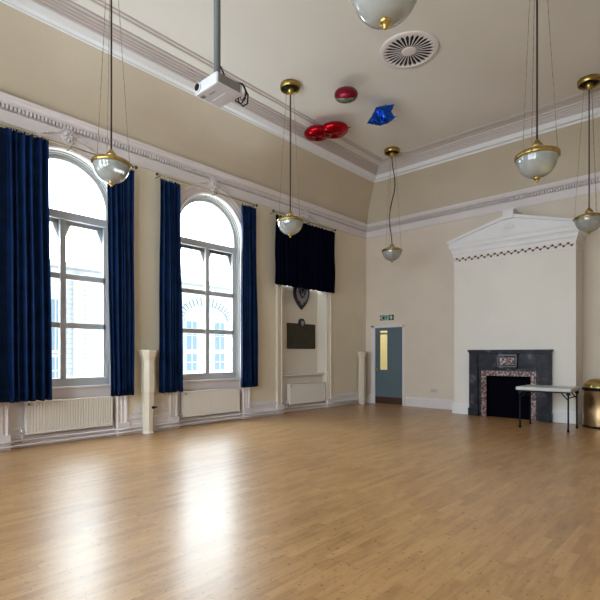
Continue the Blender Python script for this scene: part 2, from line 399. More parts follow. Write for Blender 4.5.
# rear windows, out of view, added so the room is evenly lit
for i, c in enumerate(RW):
    wn = struct(empty('window_%d' % (i+4), (0, 0, 0)), 'unseen tall sash window added behind the camera to even the room light')
    mb = MB()
    for x0, x1, z0, z1 in ((c-.9, c-.82, 1.15, 4.6), (c+.82, c+.9, 1.15, 4.6), (c-.82, c+.82, 1.15, 1.25), (c-.82, c+.82, 4.5, 4.6), (c-.82, c+.82, 2.85, 2.95), (c-.03, c+.03, 1.25, 4.5)):
        mb.box(x0, x1, YF-.2, YF-.12, z0, z1)
    mb.build('window_frame', 'frame', wn)
    b2 = MB(); vs = [b2.b.verts.new(p) for p in ((c-.84, YF-.16, 1.2), (c+.84, YF-.16, 1.2), (c+.84, YF-.16, 4.55), (c-.84, YF-.16, 4.55))]; b2.face(vs); b2.build('glass_pane', 'glass', wn)

# rosettes and swags over each arch
for i, c in enumerate(WC):
    mb = MB()
    ring = [(0, .055), (.02, .055), (.03, .045), (.05, .05), (.06, .035), (.085, .04), (.10, .02), (.105, 0)]
    # oval medallion facing the room, built as a lathe turned onto the wall
    tmp = bmesh.new()
    n = 28
    for k in range(8):
        a = 2*PI*k/8; mb.tube([(.07, c+.02*math.cos(a), 4.785+.02*math.sin(a)), (.088, c+.045*math.cos(a), 4.785+.055*math.sin(a)), (.06, c+.075*math.cos(a), 4.785+.095*math.sin(a))], [.008, .018, .006], 6)
    mb.tube([(.05, c+.092*math.cos(2*PI*k/28), 4.785+.125*math.sin(2*PI*k/28)) for k in range(28)], .014, 6, True)
    rows = [[mb.b.verts.new((.034+h*.6, c+r*.82*math.cos(2*PI*k/n)*(1+.06*math.cos(9*2*PI*k/n)*(r > .05)), 4.785+r*1.15*math.sin(2*PI*k/n))) for k in range(n)] for r, h in ring[1:]]
    for A, Bv in zip(rows, rows[1:]):
        for k in range(n): mb.face([A[k], A[(k+1)%n], Bv[(k+1)%n], Bv[k]], True)
    mb.face(rows[0]); tmp.free()
    for s in (-1, 1):
        pth = [(.045, c+s*(.09+.30*t), 4.83-.12*t**1.3) for t in [k/8 for k in range(9)]]
        mb.tube(pth, [.022-.012*k/8 for k in range(9)], 8)
        for t in (.15, .35, .55, .75): mb.lathe([(0, -.018), (.014, -.01), (.016, 0), (.01, .012), (0, .018)], (.06, c+s*(.09+.30*t), 4.82-.12*t**1.3), 8)
    struct(mb.build('trim_%d' % (9+i), 'white'), 'oval plaster rosette with leaf sprays over an arch')

# baseboards
def skirting(mb, y0, y1, x=.0, z=.34):
    mb.prism([(x-.01, 0), (x+.04, 0), (x+.04, .15), (x+.025, .17), (x+.025, .25), (x+.035, .26), (x+.03, .29), (x+.012, .31), (x+.012, z-.01), (x, z), (x-.01, z)], 'y', y0, y1)
mb = MB()
segs = [YF]+sum([[c-1.0, c+1.0] for c in WC], [])+[YB]
for k in range(0, len(segs), 2): skirting(mb, segs[k], segs[k+1])
for c in WC: skirting(mb, c-RO, c+RO, -.12, .20)
struct(mb.build('baseboard_left', 'gloss'))
# plinth blocks at the foot of each architrave
mb = MB()
for c in WC:
    for s in (-1, 1):
        a, b_ = sorted((c+s*.795, c+s*1.02)); mb.box(-.01, .065, a, b_, 0, .22, .008)
struct(mb.build('trim_12', 'gloss'), 'plinth blocks of the architraves')
def skirt_back(mb, x0, x1, y, d=1, z=.25):
    mb.prism([(y+.01, 0), (y-.035, 0), (y-.035, z-.05), (y-.02, z-.03), (y-.015, z), (y+.01, z)], 'x', x0, x1)
CB0, CB1, CBY = 2.905, 5.425, 10.56
mb = MB(); skirt_back(mb, .0, DX0-.09, YB); skirt_back(mb, DX1+.09, CB0, YB); skirt_back(mb, CB1, W, YB)
struct(mb.build('baseboard_back', 'gloss'))
FX0, FX1 = 3.31, 5.00
mb = MB(); skirt_back(mb, CB0-.035, FX0+.02, CBY); skirt_back(mb, FX1-.02, CB1+.035, CBY)
mb.box(CB0-.035, CB0+.01, CBY, YB, 0, .2); mb.box(CB1-.01, CB1+.035, CBY, YB, 0, .2)
struct(mb.build('baseboard_chimney', 'pediwhite'))
struct(MB().box(W-.035, W+.01, YF, YB, 0, .25).build('baseboard_right', 'gloss'))

# chimney breast with the hearth opening
OX0, OX1, OZ = 3.69, 4.61, .91
struct(MB().prism([(CB0, 0), (OX0, 0), (OX0, OZ), (OX1, OZ), (OX1, 0), (CB1, 0), (CB1, 4.0), (CB0, 4.0)], 'y', CBY, YB+.01).build('wall_chimney', 'breast'), 'white chimney breast')

# pedimented overmantel on the chimney breast
mid = (CB0+CB1)/2
ent = [(.0, 3.50), (.012, 3.50), (.015, 3.53), (.0, 3.54)]
mb = MB()
def breast_sweep(mb, prof):      # mitred round the three free sides of the breast
    L_ = []
    for q, z in prof: L_.append([mb.b.verts.new(p) for p in ((CB0-q, YB, z), (CB0-q, CBY-q, z), (CB1+q, CBY-q, z), (CB1+q, YB, z))])
    n = len(L_)
    for i in range(n):
        A, Bv = L_[i], L_[(i+1)%n]
        for k in range(3): mb.face([A[k], A[k+1], Bv[k+1], Bv[k]])
breast_sweep(mb, [(-.01, 3.50), (.012, 3.50), (.018, 3.515), (.01, 3.525), (-.01, 3.525)])
breast_sweep(mb, [(-.01, 3.655), (.015, 3.655), (.02, 3.70), (.045, 3.735), (.05, 3.79), (.07, 3.83), (.09, 3.845), (.095, 3.90), (.085, 3.915), (.095, 3.925), (.10, 3.955), (.085, 3.965), (-.01, 3.965)])
yf = CBY-.10
mb.prism([(CB0-.10, 3.96), (CB1+.10, 3.96), (CB1+.08, 4.0), (mid+.10, 4.36), (mid-.10, 4.36), (CB0-.08, 4.0)], 'y', yf+.03, YB)
# raking mouldings
for s in (-1, 1):
    xe = CB0-.12 if s < 0 else CB1+.12; xa = mid+s*.10
    mb.prism([(xe, 3.975), (xe, 4.02), (xa, 4.385), (xa, 4.31)], 'y', yf-.015, YB)
mb.box(mid-.11, mid+.11, yf-.04, YB, 4.30, 4.50, .006); mb.box(mid-.125, mid+.125, yf-.05, YB, 4.47, 4.50, .004)
pedi = struct(mb.build('trim_13', 'pediwhite'), 'white pediment above the chimney breast')
# tympanum leaf ornament in low relief
mb = MB()
for a in (-65, -35, 0, 35, 65):
    L_ = .11 if a else .15; ca = math.radians(90+a)
    for k in range(4):
        t = (k+1)/4; mb.lathe([(0, -.012), (.012, -.006), (.014, 0), (.01, .008), (0, .012)], (mid+L_*t*math.cos(ca)*1.2, yf+.028, 4.08+L_*t*math.sin(ca)), 8)
mb.build('leaf_ornament', 'white', pedi)
# stencilled frieze: wavy stem with alternating buds
mb = MB(); mb2 = MB(); n = 34; xs0, xs1 = CB0+.03, CB1-.03
pts_ = []
for k in range(n*4+1):
    t = k/(n*4); pts_.append((xs0+(xs1-xs0)*t, 3.588+.012*math.sin(2*PI*n/2*t)))
for (xa, za), (xb, zb) in zip(pts_, pts_[1:]): mb.prism([(xa, za-.008), (xb, zb-.008), (xb, zb+.008), (xa, za+.008)], 'y', CBY-.003, CBY)
for k in range(n):
    xx = xs0+(xs1-xs0)*(k+.5)/n; s = 1 if k % 2 == 0 else -1; zz = 3.588+s*.026
    mb2.prism([(xx+.022*math.cos(a)+.006*s, zz+.021*math.sin(a)) for a in [2*PI*j/8 for j in range(8)]], 'y', CBY-.004, CBY)
    mb.prism([(xx-.036, zz-.002), (xx-.018, zz-.018), (xx-.006, zz), (xx-.018, zz+.016)], 'y', CBY-.004, CBY)
mb.build('stencilled_stem', 'stencil_red', pedi); mb2.build('stencilled_bud', 'stencil_dark', pedi)

# door 1 (in the back wall) and the corridor behind it
d = struct(empty('door_1', (0, 0, 0)), 'blue-grey door with a tall glazed panel')
VX0, VX1, VZ0, VZ1 = .445, .70, .95, 2.04
yd0, yd1 = YB+.015, YB+.06
mb = MB(); a, b_ = DX0+.02, DX1-.02
mb.box(a, VX0, yd0, yd1, .20, DZ-.02); mb.box(VX1, b_, yd0, yd1, .20, DZ-.02); mb.box(VX0, VX1, yd0, yd1, .20, VZ0); mb.box(VX0, VX1, yd0, yd1, VZ1, DZ-.02)
mb.box(a, b_, yd0-.004, yd0, .80, .812); mb.box((a+b_)/2-.004, (a+b_)/2+.004, yd0-.004, yd0, .2, .80)
leaf = mb.build('door_leaf', 'doorblue', d)
MB().box(VX0-.0, VX1+.0, yd0+.018, yd0+.024, VZ0, VZ1).build('door_glass', 'glass', leaf)
mb = MB()
for q in ((VX0-.015, VX0, VZ0, VZ1), (VX1, VX1+.015, VZ0, VZ1), (VX0-.015, VX1+.015, VZ1, VZ1+.015), (VX0-.015, VX1+.015, VZ0-.015, VZ0)): mb.box(q[0], q[1], yd0-.006, yd0, q[2], q[3])
mb.build('glazing_bead', 'doorblue', leaf)
MB().box(a, b_, yd0-.006, yd1, .01, .20).build('kick_plate', 'kick', d)
mb = MB().box(a+.02, a+.05, yd0-.05, yd0, .93, 1.0, .004).box(a+.02, a+.12, yd0-.06, yd0-.045, .955, .975, .003); mb.build('door_handle', 'brass', d)
mb = MB().box(.42, .66, yd1, yd1+.05, 1.93, 1.99, .006); mb.build('door_closer', 'steel', d)
mb = MB()
mb.box(DX0-.005, DX0+.02, YB-.01, YB+.2, 0, DZ); mb.box(DX1-.02, DX1+.005, YB-.01, YB+.2, 0, DZ); mb.box(DX0-.005, DX1+.005, YB-.01, YB+.2, DZ-.02, DZ+.005)
mb.box(DX0-.10, DX0, YB-.012, YB+.01, 0, DZ+.05, .004); mb.box(DX1, DX1+.03, YB-.012, YB+.01, 0, DZ+.05, .004); mb.box(DX0-.10, DX1+.03, YB-.012, YB+.01, DZ, DZ+.05, .004)
mb.build('door_frame', 'gloss', d)
mb = MB(); X0, X1, Y0, Y1 = -.8, 2.0, YB+.25, YB+3.2
mb.box(X0-.1, X0, Y0, Y1, 0, 2.7); mb.box(X1, X1+.1, Y0, Y1, 0, 2.7); mb.box(X0-.1, X1+.1, Y1, Y1+.1, 0, 2.7); mb.box(X0-.1, X1+.1, Y0, Y1+.1, 2.7, 2.8)
struct(mb.build('wall_corridor', 'corridor'))
struct(MB().box(X0-.1, X1+.1, Y0+.05, Y1+.1, -.1, 0).build('floor_corridor', 'floor'))
tag(MB().box(-.05, .02+.35, Y1-1.7, Y1-1.35, 2.62, 2.70, .01).build('ceiling_lamp', 'corrlamp'), 'lit lamp on the corridor ceiling behind the glazed door', 'lamp')
tag(MB().box(-.78, -.55, Y1-.035, Y1-.005, .02, 1.45, .005).build('notice_board', 'ochre'), 'ochre panel in the corridor seen through the door glass', 'board')

# exterior building across the yard
b = tag(empty('brick_building', (-7, 10, -4)), 'pale brick building with an arch seen through the windows', 'building')
FXP = 0.0
MB().box(-3, 0, -16, 14, -2, 8.1).build('brick_facade', 'brick', b)
MB().box(-3, .10, -16, 14, 8.0, 8.14).build('parapet', 'stone', b)
def ext_win(y, z, w_, h_):
    f = MB().box(.0, .04, y-w_/2-.07, y+w_/2+.07, z-.07, z+h_+.07).build('window_surround', 'stone', b)
    g = MB(); g.box(.04, .055, y-w_/2, y+w_/2, z, z+h_); g.build('pane', 'bluewin', f)
    g = MB(); g.box(.055, .07, y-.015, y+.015, z, z+h_); g.box(.055, .07, y-w_/2, y+w_/2, z+h_/2-.015, z+h_/2+.015); g.build('glazing_bar', 'stone', f)
for yy in (.03, 1.32):
    ext_win(yy, 5.56, .44, 1.04); ext_win(yy, 4.78, .44, .62)
for yy in (-4.72, 4.6, -9.0):
    ext_win(yy, 5.5, .44, 1.5); ext_win(yy, 4.5, .44, .8)
mb = MB(); n = 19
for i in range(n):
    a0 = PI*(i+.10)/n; a1 = PI*(i+.90)/n; yc_ = .72
    mb.prism([(yc_+1.0*math.cos(a0), 6.68+.56*math.sin(a0)), (yc_+1.2*math.cos(a0), 6.68+.84*math.sin(a0)), (yc_+1.2*math.cos(a1), 6.68+.84*math.sin(a1)), (yc_+1.0*math.cos(a1), 6.68+.56*math.sin(a1))], 'x', 0, .05)
mb.build('arch_stones', 'archbrick', b)
MB().box(0, .14, -4.2, -3.95, -2, 7.8).build('downpipe', 'stone', b)

# ------------------------------------------------------------------ curtains
def curtain(name, y0, y1, z0, z1, folds, x=.16, amp=.05, m='navy', lean0=0, lean1=0, seed=0, nz=24):
    rnd = random.Random(seed); nx = folds*12
    ph = [rnd.uniform(-.8, .8) for _ in range(folds+2)]; am = [rnd.uniform(.45, 1.25) for _ in range(folds+2)]
    mb = MB(); rows = []
    for j in range(nz+1):
        v = j/nz; z = z0+(z1-z0)*v; row = []
        for i in range(nx+1):
            u = i/nx; k_ = u*folds; k = min(max(k_+(.30*math.sin(1.7*k_+seed)+.20*math.sin(2.9*k_+2*seed))*math.sin(PI*u), 0), folds); ki = min(int(k), folds)
            fr = k-ki; p = ph[ki]*(1-fr)+ph[min(ki+1, folds+1)]*fr; A = am[ki]*(1-fr)+am[min(ki+1, folds+1)]*fr
            yy = y0+(y1-y0)*u + (lean0*(1-u)+lean1*u)*(1-v)
            xx = x+amp*A*(.65+.35*(1-v))*(math.cos(2*PI*k+p*(1.2-v))+.25*math.cos(4*PI*k+2*p)) + .010*math.sin(9*v+5*u)
            zz = z + (.018*math.sin(2*PI*k*2) if j == nz else 0) + (.008*math.sin(2*PI*k) if j == 0 else 0)
            row.append(mb.b.verts.new((xx, yy, zz)))
        rows.append(row)
    for A, Bv in zip(rows, rows[1:]):
        for i in range(nx): mb.face([A[i], A[i+1], Bv[i+1], Bv[i]], True)
    o = mb.build(name, m); s = o.modifiers.new('cloth_thickness', 'SOLIDIFY'); s.thickness = .006; s.offset = 0
    return o
def rings(par, y0, y1, x, z, n):
    for k in range(n):
        mb = MB(); yy = y0+(y1-y0)*(k+.5)/n
        mb.tube([(x+.019*math.cos(a), yy, z+.019*math.sin(a)) for a in [2*PI*j/12 for j in range(12)]], .003, 6, True); mb.build('curtain_ring', 'steel', par)
XC = .16
defs = [('curtain', 1.45, 2.60, .70, 4.58, 11, 'navy', 'wide navy curtain gathered at the left edge of the first window', 0, .05),
        ('curtain', 3.49, 3.96, .69, 4.52, 6, 'navy', 'narrow navy curtain at the right of the first window, beside the half column', .07, 0),
        ('curtain', 4.47, 4.87, .69, 4.53, 5, 'navy', 'navy curtain at the left of the second window, right of the half column', -.02, .06),
        ('curtain', 6.37, 6.74, .69, 4.52, 5, 'navy', 'navy curtain at the right of the second window', -.03, .07),
        ('curtain', 7.36, 9.48, 2.96, 4.53, 17, 'navyshade', 'short navy curtain, coloured as in shade, across the top of the niche with the plaque', -.03, 0)]
for k, (nm, y0, y1, z0, z1, f, m_, lb, l0, l1) in enumerate(defs):
    o = tag(curtain(nm, y0, y1, z0, z1, f, XC, .055 if k < 4 else .03, m_, l0, l1, k), lb, 'curtain', 'navy curtains on the window wall')
    rings(o, y0, y1, XC, 4.575, max(4, f))
rod_l = ['brass curtain rod above the first arched window', 'brass curtain rod above the second arched window', 'brass curtain rod carrying the short dark curtain']
for c, (y0, y1), lb in zip(WC, ((1.35, 4.02), (4.42, 6.80), (7.30, 9.54)), rod_l):
    e = tag(empty('curtain_rod', (0, 0, 0)), lb, 'curtain rod', 'curtain rods over the bays')
    MB().tube([(XC, y0, 4.59), (XC, y1, 4.59)], .011, 10).build('rod', 'chain', e)
    for yy in (y0, y1):
        mb = MB(); mb.lathe([(0, -.028), (.02, -.02), (.028, 0), (.02, .02), (0, .028)], (XC, yy, 4.59), 12); mb.build('finial', 'brassdark', e)
    for yy in (y0+.06, c, y1-.06):
        MB().tube([(.0, yy, 4.575), (XC, yy, 4.575)], .008, 8).build('bracket', 'brassdark', e)

# ------------------------------------------------------------------ radiators and pipes
def radiator(y0, y1, z0, z1, ribs, label):
    t = tag(empty('radiator', (-.015, (y0+y1)/2, 0)), label, 'radiator', 'radiators under the window bays')
    yc = (y0+y1)/2; h = (y1-y0)/2
    mb = MB(); n = int((y1-y0)/.04); out = []
    for k in range(n):
        a, b_ = -h+2*h*k/n, -h+2*h*(k+1)/n; dd = ribs; g = (b_-a)
        out += [(.045, a+g*.05), (.045-dd, a+g*.18), (.045-dd, a+g*.38), (.045, a+g*.52)]
    mb.prism([(.01, -h)]+out+[(.045, h), (.01, h)], 'z', z0+.03, z1-.02); mb.build('panel', 'rad', t)
    mb = MB(); mb.box(-.06, .05, -h, h, z1-.02, z1, .004); mb.box(-.06, .05, -h, h, z0, z0+.03, .006); mb.box(-.06, .048, -h-.004, -h+.012, z0, z1, .003); mb.box(-.06, .048, h-.012, h+.004, z0, z1, .003)
    mb.build('casing', 'rad', t)
    for s in (-1, 1): MB().box(-.10, -.06, s*h*.7-.02, s*h*.7+.02, z0+.1, z1-.1).build('bracket', 'rad', t)
    mb = MB(); yv = -h-.05
    mb.tube([(0, yv, .07), (0, yv, z0+.02), (0, yv+.02, z0+.04), (0, -h, z0+.04)], .012, 8); mb.build('feed_pipe', 'gloss', t)
    v = MB(); v.lathe([(.014, -.03), (.022, -.02), (.022, .03), (.014, .045), (0, .05)], (0, yv, z0+.04), 12); v.build('valve', 'steel', t)
    mb = MB(); yv = h+.04; mb.tube([(0, yv, .07), (0, yv, z0+.04), (0, h, z0+.04)], .012, 8); mb.build('return_pipe', 'gloss', t)
    mb = MB(); mb.tube([(.045, -h+.03, z1-.045), (.062, -h+.03, z1-.045)], .012, 10); mb.build('bleed_plug', 'blackmetal', t)
    return t
radiator(2.36, 3.66, .19, .68, .016, 'ribbed cream radiator under the first window')
radiator(5.07, 6.43, .18, .67, .004, 'smooth cream radiator under the second window')
radiator(7.98, 9.28, .185, .67, .004, 'smooth cream radiator in the niche below the plaque')
for z, lb in ((.115, 'upper white heating pipe running along the left skirting'), (.055, 'lower white heating pipe running along the left skirting')):
    ps = []
    for k, c in enumerate(WC):
        ps += [(.095, c-1.06, z), (.11, c-1.02, z), (.11, c-.80, z), (.075 if z < .1 else .03, c-.76, z), (.075 if z < .1 else .03, c+.76, z), (.11, c+.80, z), (.11, c+1.02, z), (.095, c+1.06, z)]
    ps = [(.095, YF+.1, z)]+ps+[(.095, 10.6, z)]
    tag(MB().tube(ps, .014, 8).build('heating_pipe', 'gloss'), lb, 'pipe', 'heating pipes along the skirting')

# ------------------------------------------------------------------ half columns
def half_column(y, x, s, label, knob):
    t = tag(empty('half_column', (x, y, 0)), label, 'column')
    prof = [(.088, .02), (.092, .10), (.108, .50), (.112, .70), (.112, .72), (.126, .725), (.128, .90), (.122, 1.15), (.118, 1.27)]
    if not knob: prof = [(.10, .02), (.118, .12), (.122, .4), (.120, 1.27)]
    prof = [(r*s, z) for r, z in prof]
    MB().lathe(prof, (0, 0, 0), 8, False, rot=PI/8).build('shaft', 'column', t)
    MB().lathe([(.118*s, 1.265), (.128*s, 1.27), (.128*s, 1.29), (.130*s, 1.31), (.150*s, 1.36), (.162*s, 1.42), (.170*s, 1.425), (.170*s, 1.455), (.15*s, 1.46)], (0, 0, 0), 8, False, rot=PI/8).build('capital', 'column', t)
    MB().lathe([(.105*s, 0), (.105*s, .03), (.09*s, .035)], (0, 0, 0), 8, False, rot=PI/8).build('base', 'gloss', t)
    if knob:
        k = MB(); k.tube([(.09, .03, .45), (.14, .03, .45)], .024, 10); k.tube([(.135, .03, .45), (.135, .09, .455)], .013, 8); k.build('stop_tap', 'black', t)
    return t
half_column(4.265, .13, 1.0, 'cream tapering half column with a black tap, between the two windows', True)
c2 = half_column(10.77, .13, .84, 'slim cream half column in the far corner beside the door', False)
tag(MB().box(0, .012, 3.99-.0+.08, 4.66, .36, .50, .003).build('access_panel', 'gloss'), 'white low panel on the wall behind the half column with the tap', 'panel')

# ------------------------------------------------------------------ shield and plaque in the niche
NX = -.28; yc = 8.70
sh = tag(empty('wall_shield', (NX, yc, 2.5)), 'black wooden shield with a silver crest, partly under the short curtain', 'shield')
out = [(-.29, .62), (.29, .62), (.295, .45)]+[(.295*(1-t**1.8), .42-.42*t) for t in [k/10 for k in range(1, 10)]]+[(0, 0)]+[(-.295*(1-t**1.8), .42-.42*t) for t in [k/10 for k in range(9, 0, -1)]]+[(-.295, .45)]
MB().prism(out, 'x', 0, .03).build('board', 'blackwood', sh)
def disc(mb, y, z, ry, rz, x0, x1, n=28): return mb.prism([(y+ry*math.cos(2*PI*k/n), z+rz*math.sin(2*PI*k/n)) for k in range(n)], 'x', x0, x1)
disc(MB(), 0, .42, .20, .235, .03, .045).build('medallion', 'silver', sh)
mb = MB(); mb.tube([(.047, .20*math.cos(2*PI*k/32), .42+.235*math.sin(2*PI*k/32)) for k in range(32)], .012, 6, True); mb.build('rim', 'silver', sh)
mb = MB(); mb.prism([(-.11, .53), (.11, .53), (.11, .42), (.06, .33), (0, .28), (-.06, .33), (-.11, .42)], 'x', .045, .058); mb.build('crest', 'blackwood', sh)
mb = MB()
for s in (-1, 1): mb.prism([(s*.09, .51), (s*.05, .51), (-s*.01, .33), (s*.02, .33)], 'x', .058, .066)
mb.prism([(-.06, .535), (-.03, .60), (0, .56), (.03, .60), (.06, .535)], 'x', .045, .066); mb.build('crest_bars', 'silver', sh)
MB().box(.03, .036, -.055, .055, .135, .165, .002).build('name_tab', 'silver', sh)

pq = tag(empty('memorial_plaque', (NX, 8.70, 1.52)), 'dark bronze memorial plaque with a small crest on top, in the niche', 'plaque')
MB().box(0, .035, -.515, .515, 0, .63, .006).build('tablet', 'bronze', pq)
mb = MB(); mb.box(.035, .042, -.505, .505, .01, .03); mb.box(.035, .042, -.505, .505, .60, .62); mb.box(.035, .042, -.505, -.485, .01, .62); mb.box(.035, .042, .485, .505, .01, .62); mb.build('border', 'blackwood', pq)
disc(MB(), 0, .64, .105, .12, 0, .05).build('crest_mount', 'blackwood', pq); 
mb = MB(); mb.prism([(-.055, .70), (.055, .70), (.055, .63), (0, .565), (-.055, .63)], 'x', .05, .06); mb.build('crest', 'silver', pq)

# ------------------------------------------------------------------ pendant lamps
def pendant():
    t = empty('pendant_lamp')
    H_ = HC-3.71                                         # origin at rim height; ceiling at +H_
    rose = MB(); rose.lathe([(.155, H_-.004), (.172, H_-.004), (.175, H_-.03), (.172, H_-.085), (.165, H_-.09), (.155, H_-.085), (.155, H_-.02)], (0, 0, 0), 36, cap=False); rose = rose.build('ceiling_rose', 'brass', t)
    MB().lathe([(0, H_-.03), (.154, H_-.03), (.154, H_-.045), (0, H_-.045)], (0, 0, 0), 30).build('rose_underside', 'dark', rose)
    MB().lathe([(.04, H_-.045), (.055, H_-.06), (.06, H_-.09), (.05, H_-.125), (.035, H_-.15), (.018, H_-.18), (0, H_-.185)], (0, 0, 0), 24).build('rose_cone', 'brass', rose)
    mb = MB(); mb.tube([(0, 0, .13), (0, 0, H_-.17)], .010, 8); mb.build('flex', 'cable', t)
    for k in range(3):
        a = 2*PI*k/3+.55; r0, r1 = .215, .07
        mb = MB(); N_ = 40
        pth = [(r0*math.cos(a)+(r1-r0)*math.cos(a)*j/N_, r0*math.sin(a)+(r1-r0)*math.sin(a)*j/N_, .02+(H_-.10)*j/N_) for j in range(N_+1)]
        mb.tube(pth, [.0045 if j % 2 else .0025 for j in range(N_+1)], 6); mb.build('chain', 'chain', t)
        MB().lathe([(0, -.02), (.012, -.014), (.015, 0), (.010, .015), (0, .02)], (r0*1.06*math.cos(a), r0*1.06*math.sin(a), 0), 10).build('chain_hook', 'brass', t)
    MB().lathe([(.222, -.022), (.230, -.018), (.232, 0), (.230, .018), (.222, .026), (.205, .03), (.205, .02), (.214, .01), (.214, -.022), (.222, -.022)], (0, 0, 0), 48, cap=False).build('rim_band', 'brass', t)
    bw = [(.214, -.005)]+[(.214*math.cos(q)**.85, -.235*math.sin(q)**1.05) for q in [PI/2*k/14 for k in range(1, 14)]]+[(0, -.24)]
    bowl = MB().lathe(bw[::-1], (0, 0, 0), 72, True, flute=.012, cap=False).build('glass_bowl', 'opal', t)
    MB().lathe([(0, -.285), (.010, -.282), (.014, -.272), (.012, -.264), (.032, -.252), (.042, -.238), (.038, -.226), (0, -.216)], (0, 0, 0), 20).build('bowl_finial', 'brass', bowl)
    MB().lathe([(.212, .02), (.19, .045), (.14, .065), (.09, .075), (.062, .09), (.055, .105), (.055, .115), (0, .12)], (0, 0, 0), 40, cap=False).build('glass_cover', 'opal', t)
    MB().lathe([(.058, .10), (.062, .115), (.05, .14), (.03, .155), (.026, .175), (.012, .185), (0, .186)], (0, 0, 0), 24).build('cap', 'brass', t)
    return t
p0 = pendant()
lamps = [(1.999, 2.703, 'brass and glass bowl pendant hanging in front of the first window'),
         (2.009, 5.916, 'brass and glass bowl pendant hanging in front of the short dark curtain'),
         (1.938, 9.384, 'small distant pendant lamp in the far corner with a wavy flex'),
         (6.058, 5.732, 'frosted bowl pendant hanging above the chimney breast, ceiling mount out of frame'),
         (6.069, 2.53, 'nearest pendant bowl, cut off by the top edge above the round ceiling vent'),
         (5.895, 9.282, 'pendant lamp at the right edge beside the pediment')]
for k, (x, y, lb) in enumerate(lamps):
    o = p0 if k == 0 else copy_tree(p0)
    dz = [-0.036, 0.004, -0.057, 0.086, 0.004, -0.006][k]          # each hangs on a flex of its own length
    o.location = (x, y, 3.71-dz); o.scale = (1.02, 1.02, (2.39+dz)/2.39); o.rotation_euler = (0, 0, [.3, .9, 0.2, 0, .5, .7][k]); tag(o, lb, 'pendant lamp', 'pendant lamps in two rows')
# the far lamp's flex hangs in a slack wave
far = [o for o in bpy.data.objects if o.get('label', '').startswith('small distant')][0]
for ch in [c_ for c_ in bpy.data.objects if c_.parent == far and c_.name.startswith('flex')]:
    H_ = HC-3.71; mb = MB()
    mb.tube([(.075*math.sin(PI*2*(j/24))*math.sin(PI*j/24)*(-1 if j < 14 else -1.2), 0, .13+(H_-.30)*j/24) for j in range(25)], .011, 8)
    bmesh.ops.recalc_face_normals(mb.b, faces=mb.b.faces)
    me = bpy.data.meshes.new('flex'); mb.b.to_mesh(me); mb.b.free(); me.materials.append(M['cable']); ch.data = me; ch.rotation_euler = (0, 0, .6)

# ------------------------------------------------------------------ ceiling vent
v = tag(empty('ceiling_vent', (3.998, 6.497, HC)), 'round white ceiling vent with radial slots', 'vent')
MB().lathe([(.38, -.010), (.38, -.020), (.39, -.024), (.40, -.02), (.43, -.020), (.45, -.015), (.455, 0), (.38, 0)], (0, 0, 0), 64, cap=False).build('outer_ring', 'white', v)
MB().lathe([(0, -.006), (.385, -.006), (.385, -.002), (0, -.002)], (0, 0, 0), 48).build('vent_backing', 'dark', v)
MB().lathe([(0, -.024), (.08, -.024), (.105, -.020), (.11, -.010), (0, -.010)], (0, 0, 0), 40).build('hub', 'white', v)
mb = MB(); n = 28
for k in range(n):
    a = 2*PI*(k+.5)/n; ca, sa = math.cos(a), math.sin(a)
    def q(r, tt): return (r*ca-tt*sa, r*sa+tt*ca)
    mb.prism([q(.10, -.004), q(.29, -.010), q(.33, -.013), q(.355, -.030), q(.385, -.036), q(.385, .036), q(.355, .030), q(.33, .013), q(.29, .010), q(.10, .004)], 'z', -.013, -.010)
mb.build('spokes', 'white', v)

# ------------------------------------------------------------------ projector on its pole
p = tag(empty('ceiling_projector', (4.2, 2.65, 3.75)), 'white projector hanging from the ceiling on a grey pole', 'projector')
hb = .105
MB().box(-.15, .175, -.14, .155, 0, hb, .014).build('body', 'projector', p)
MB().tube([(0, 0, hb+.05), (0, 0, HC-3.75)], .031, 20).build('pole', 'pole', p)
MB().lathe([(.10, HC-3.75-.02), (.10, HC-3.75)], (0, 0, 0), 24).build('ceiling_plate', 'pole', p)
mb = MB(); mb.box(-.045, .045, -.045, .045, hb, hb+.012, .003); mb.tube([(0, 0, hb), (0, 0, hb+.06)], .02, 14)
for s in (-1, 1): mb.box(s*.04-.004, s*.04+.004, -.03, .03, hb, hb+.04)
mb.build('mount_bracket', 'steel', p)
mb = MB(); mb.tube([(-.095, -.138, .055), (-.095, -.152, .055)], .042, 24); mb.build('lens_ring', 'projector', p)
mb = MB(); mb.tube([(-.095, -.140, .055), (-.095, -.158, .055)], .032, 24); mb.build('lens', 'black', p)
mb = MB()
for k in range(9):
    y0 = -.12+k*.0265; mb.box(.173, .179, y0, y0+.018, .02, hb-.012)
mb.build('side_vent', 'vent_grey', p)
MB().box(.1745, .1765, -.125, .125, .015, hb-.008).build('vent_recess', 'vent_grey', p)
mb = MB(); mb.box(-.13, -.08, -.10, -.06, -.004, .0, .001); mb.build('front_foot', 'vent_grey', p)
mb = MB(); mb.prism([(-.10, .02), (.10, .02), (.12, .10), (-.12, .10)], 'z', -.004, 0); mb.build('base_cover', 'projector', p)
mb = MB()
for xx in (-.02, 0.01, .04): mb.box(xx-.006, xx+.006, -.07, -.055, -.003, 0)
mb.build('control_mark', 'vent_grey', p)
mb = MB(); mb.tube([(.03, .02, hb+.16), (.07, .04, hb+.05), (.12, .09, hb+.015), (.18, .15, hb+.0), (.21, .19, .01), (.18, .21, -.05), (.13, .20, -.06), (.10, .17, -.02), (.12, .145, .03)], .008, 8)
mb.tube([(.20, .17, .06), (.16, .20, .0), (.10, .20, -.03), (.06, .17, .0), (.07, .14, .04)], .007, 8)
mb.tube([(.12, .14, .04), (.14, .18, -.02), (.19, .19, .02), (.21, .15, .07), (.19, .12, .09)], .006, 8)
mb.build('cable', 'black', p)
mb = MB(); mb.box(.06, .10, .14, .18, .02, .05, .003); mb.box(.11, .14, .14, .17, .025, .045, .003); mb.build('plug', 'black', p)

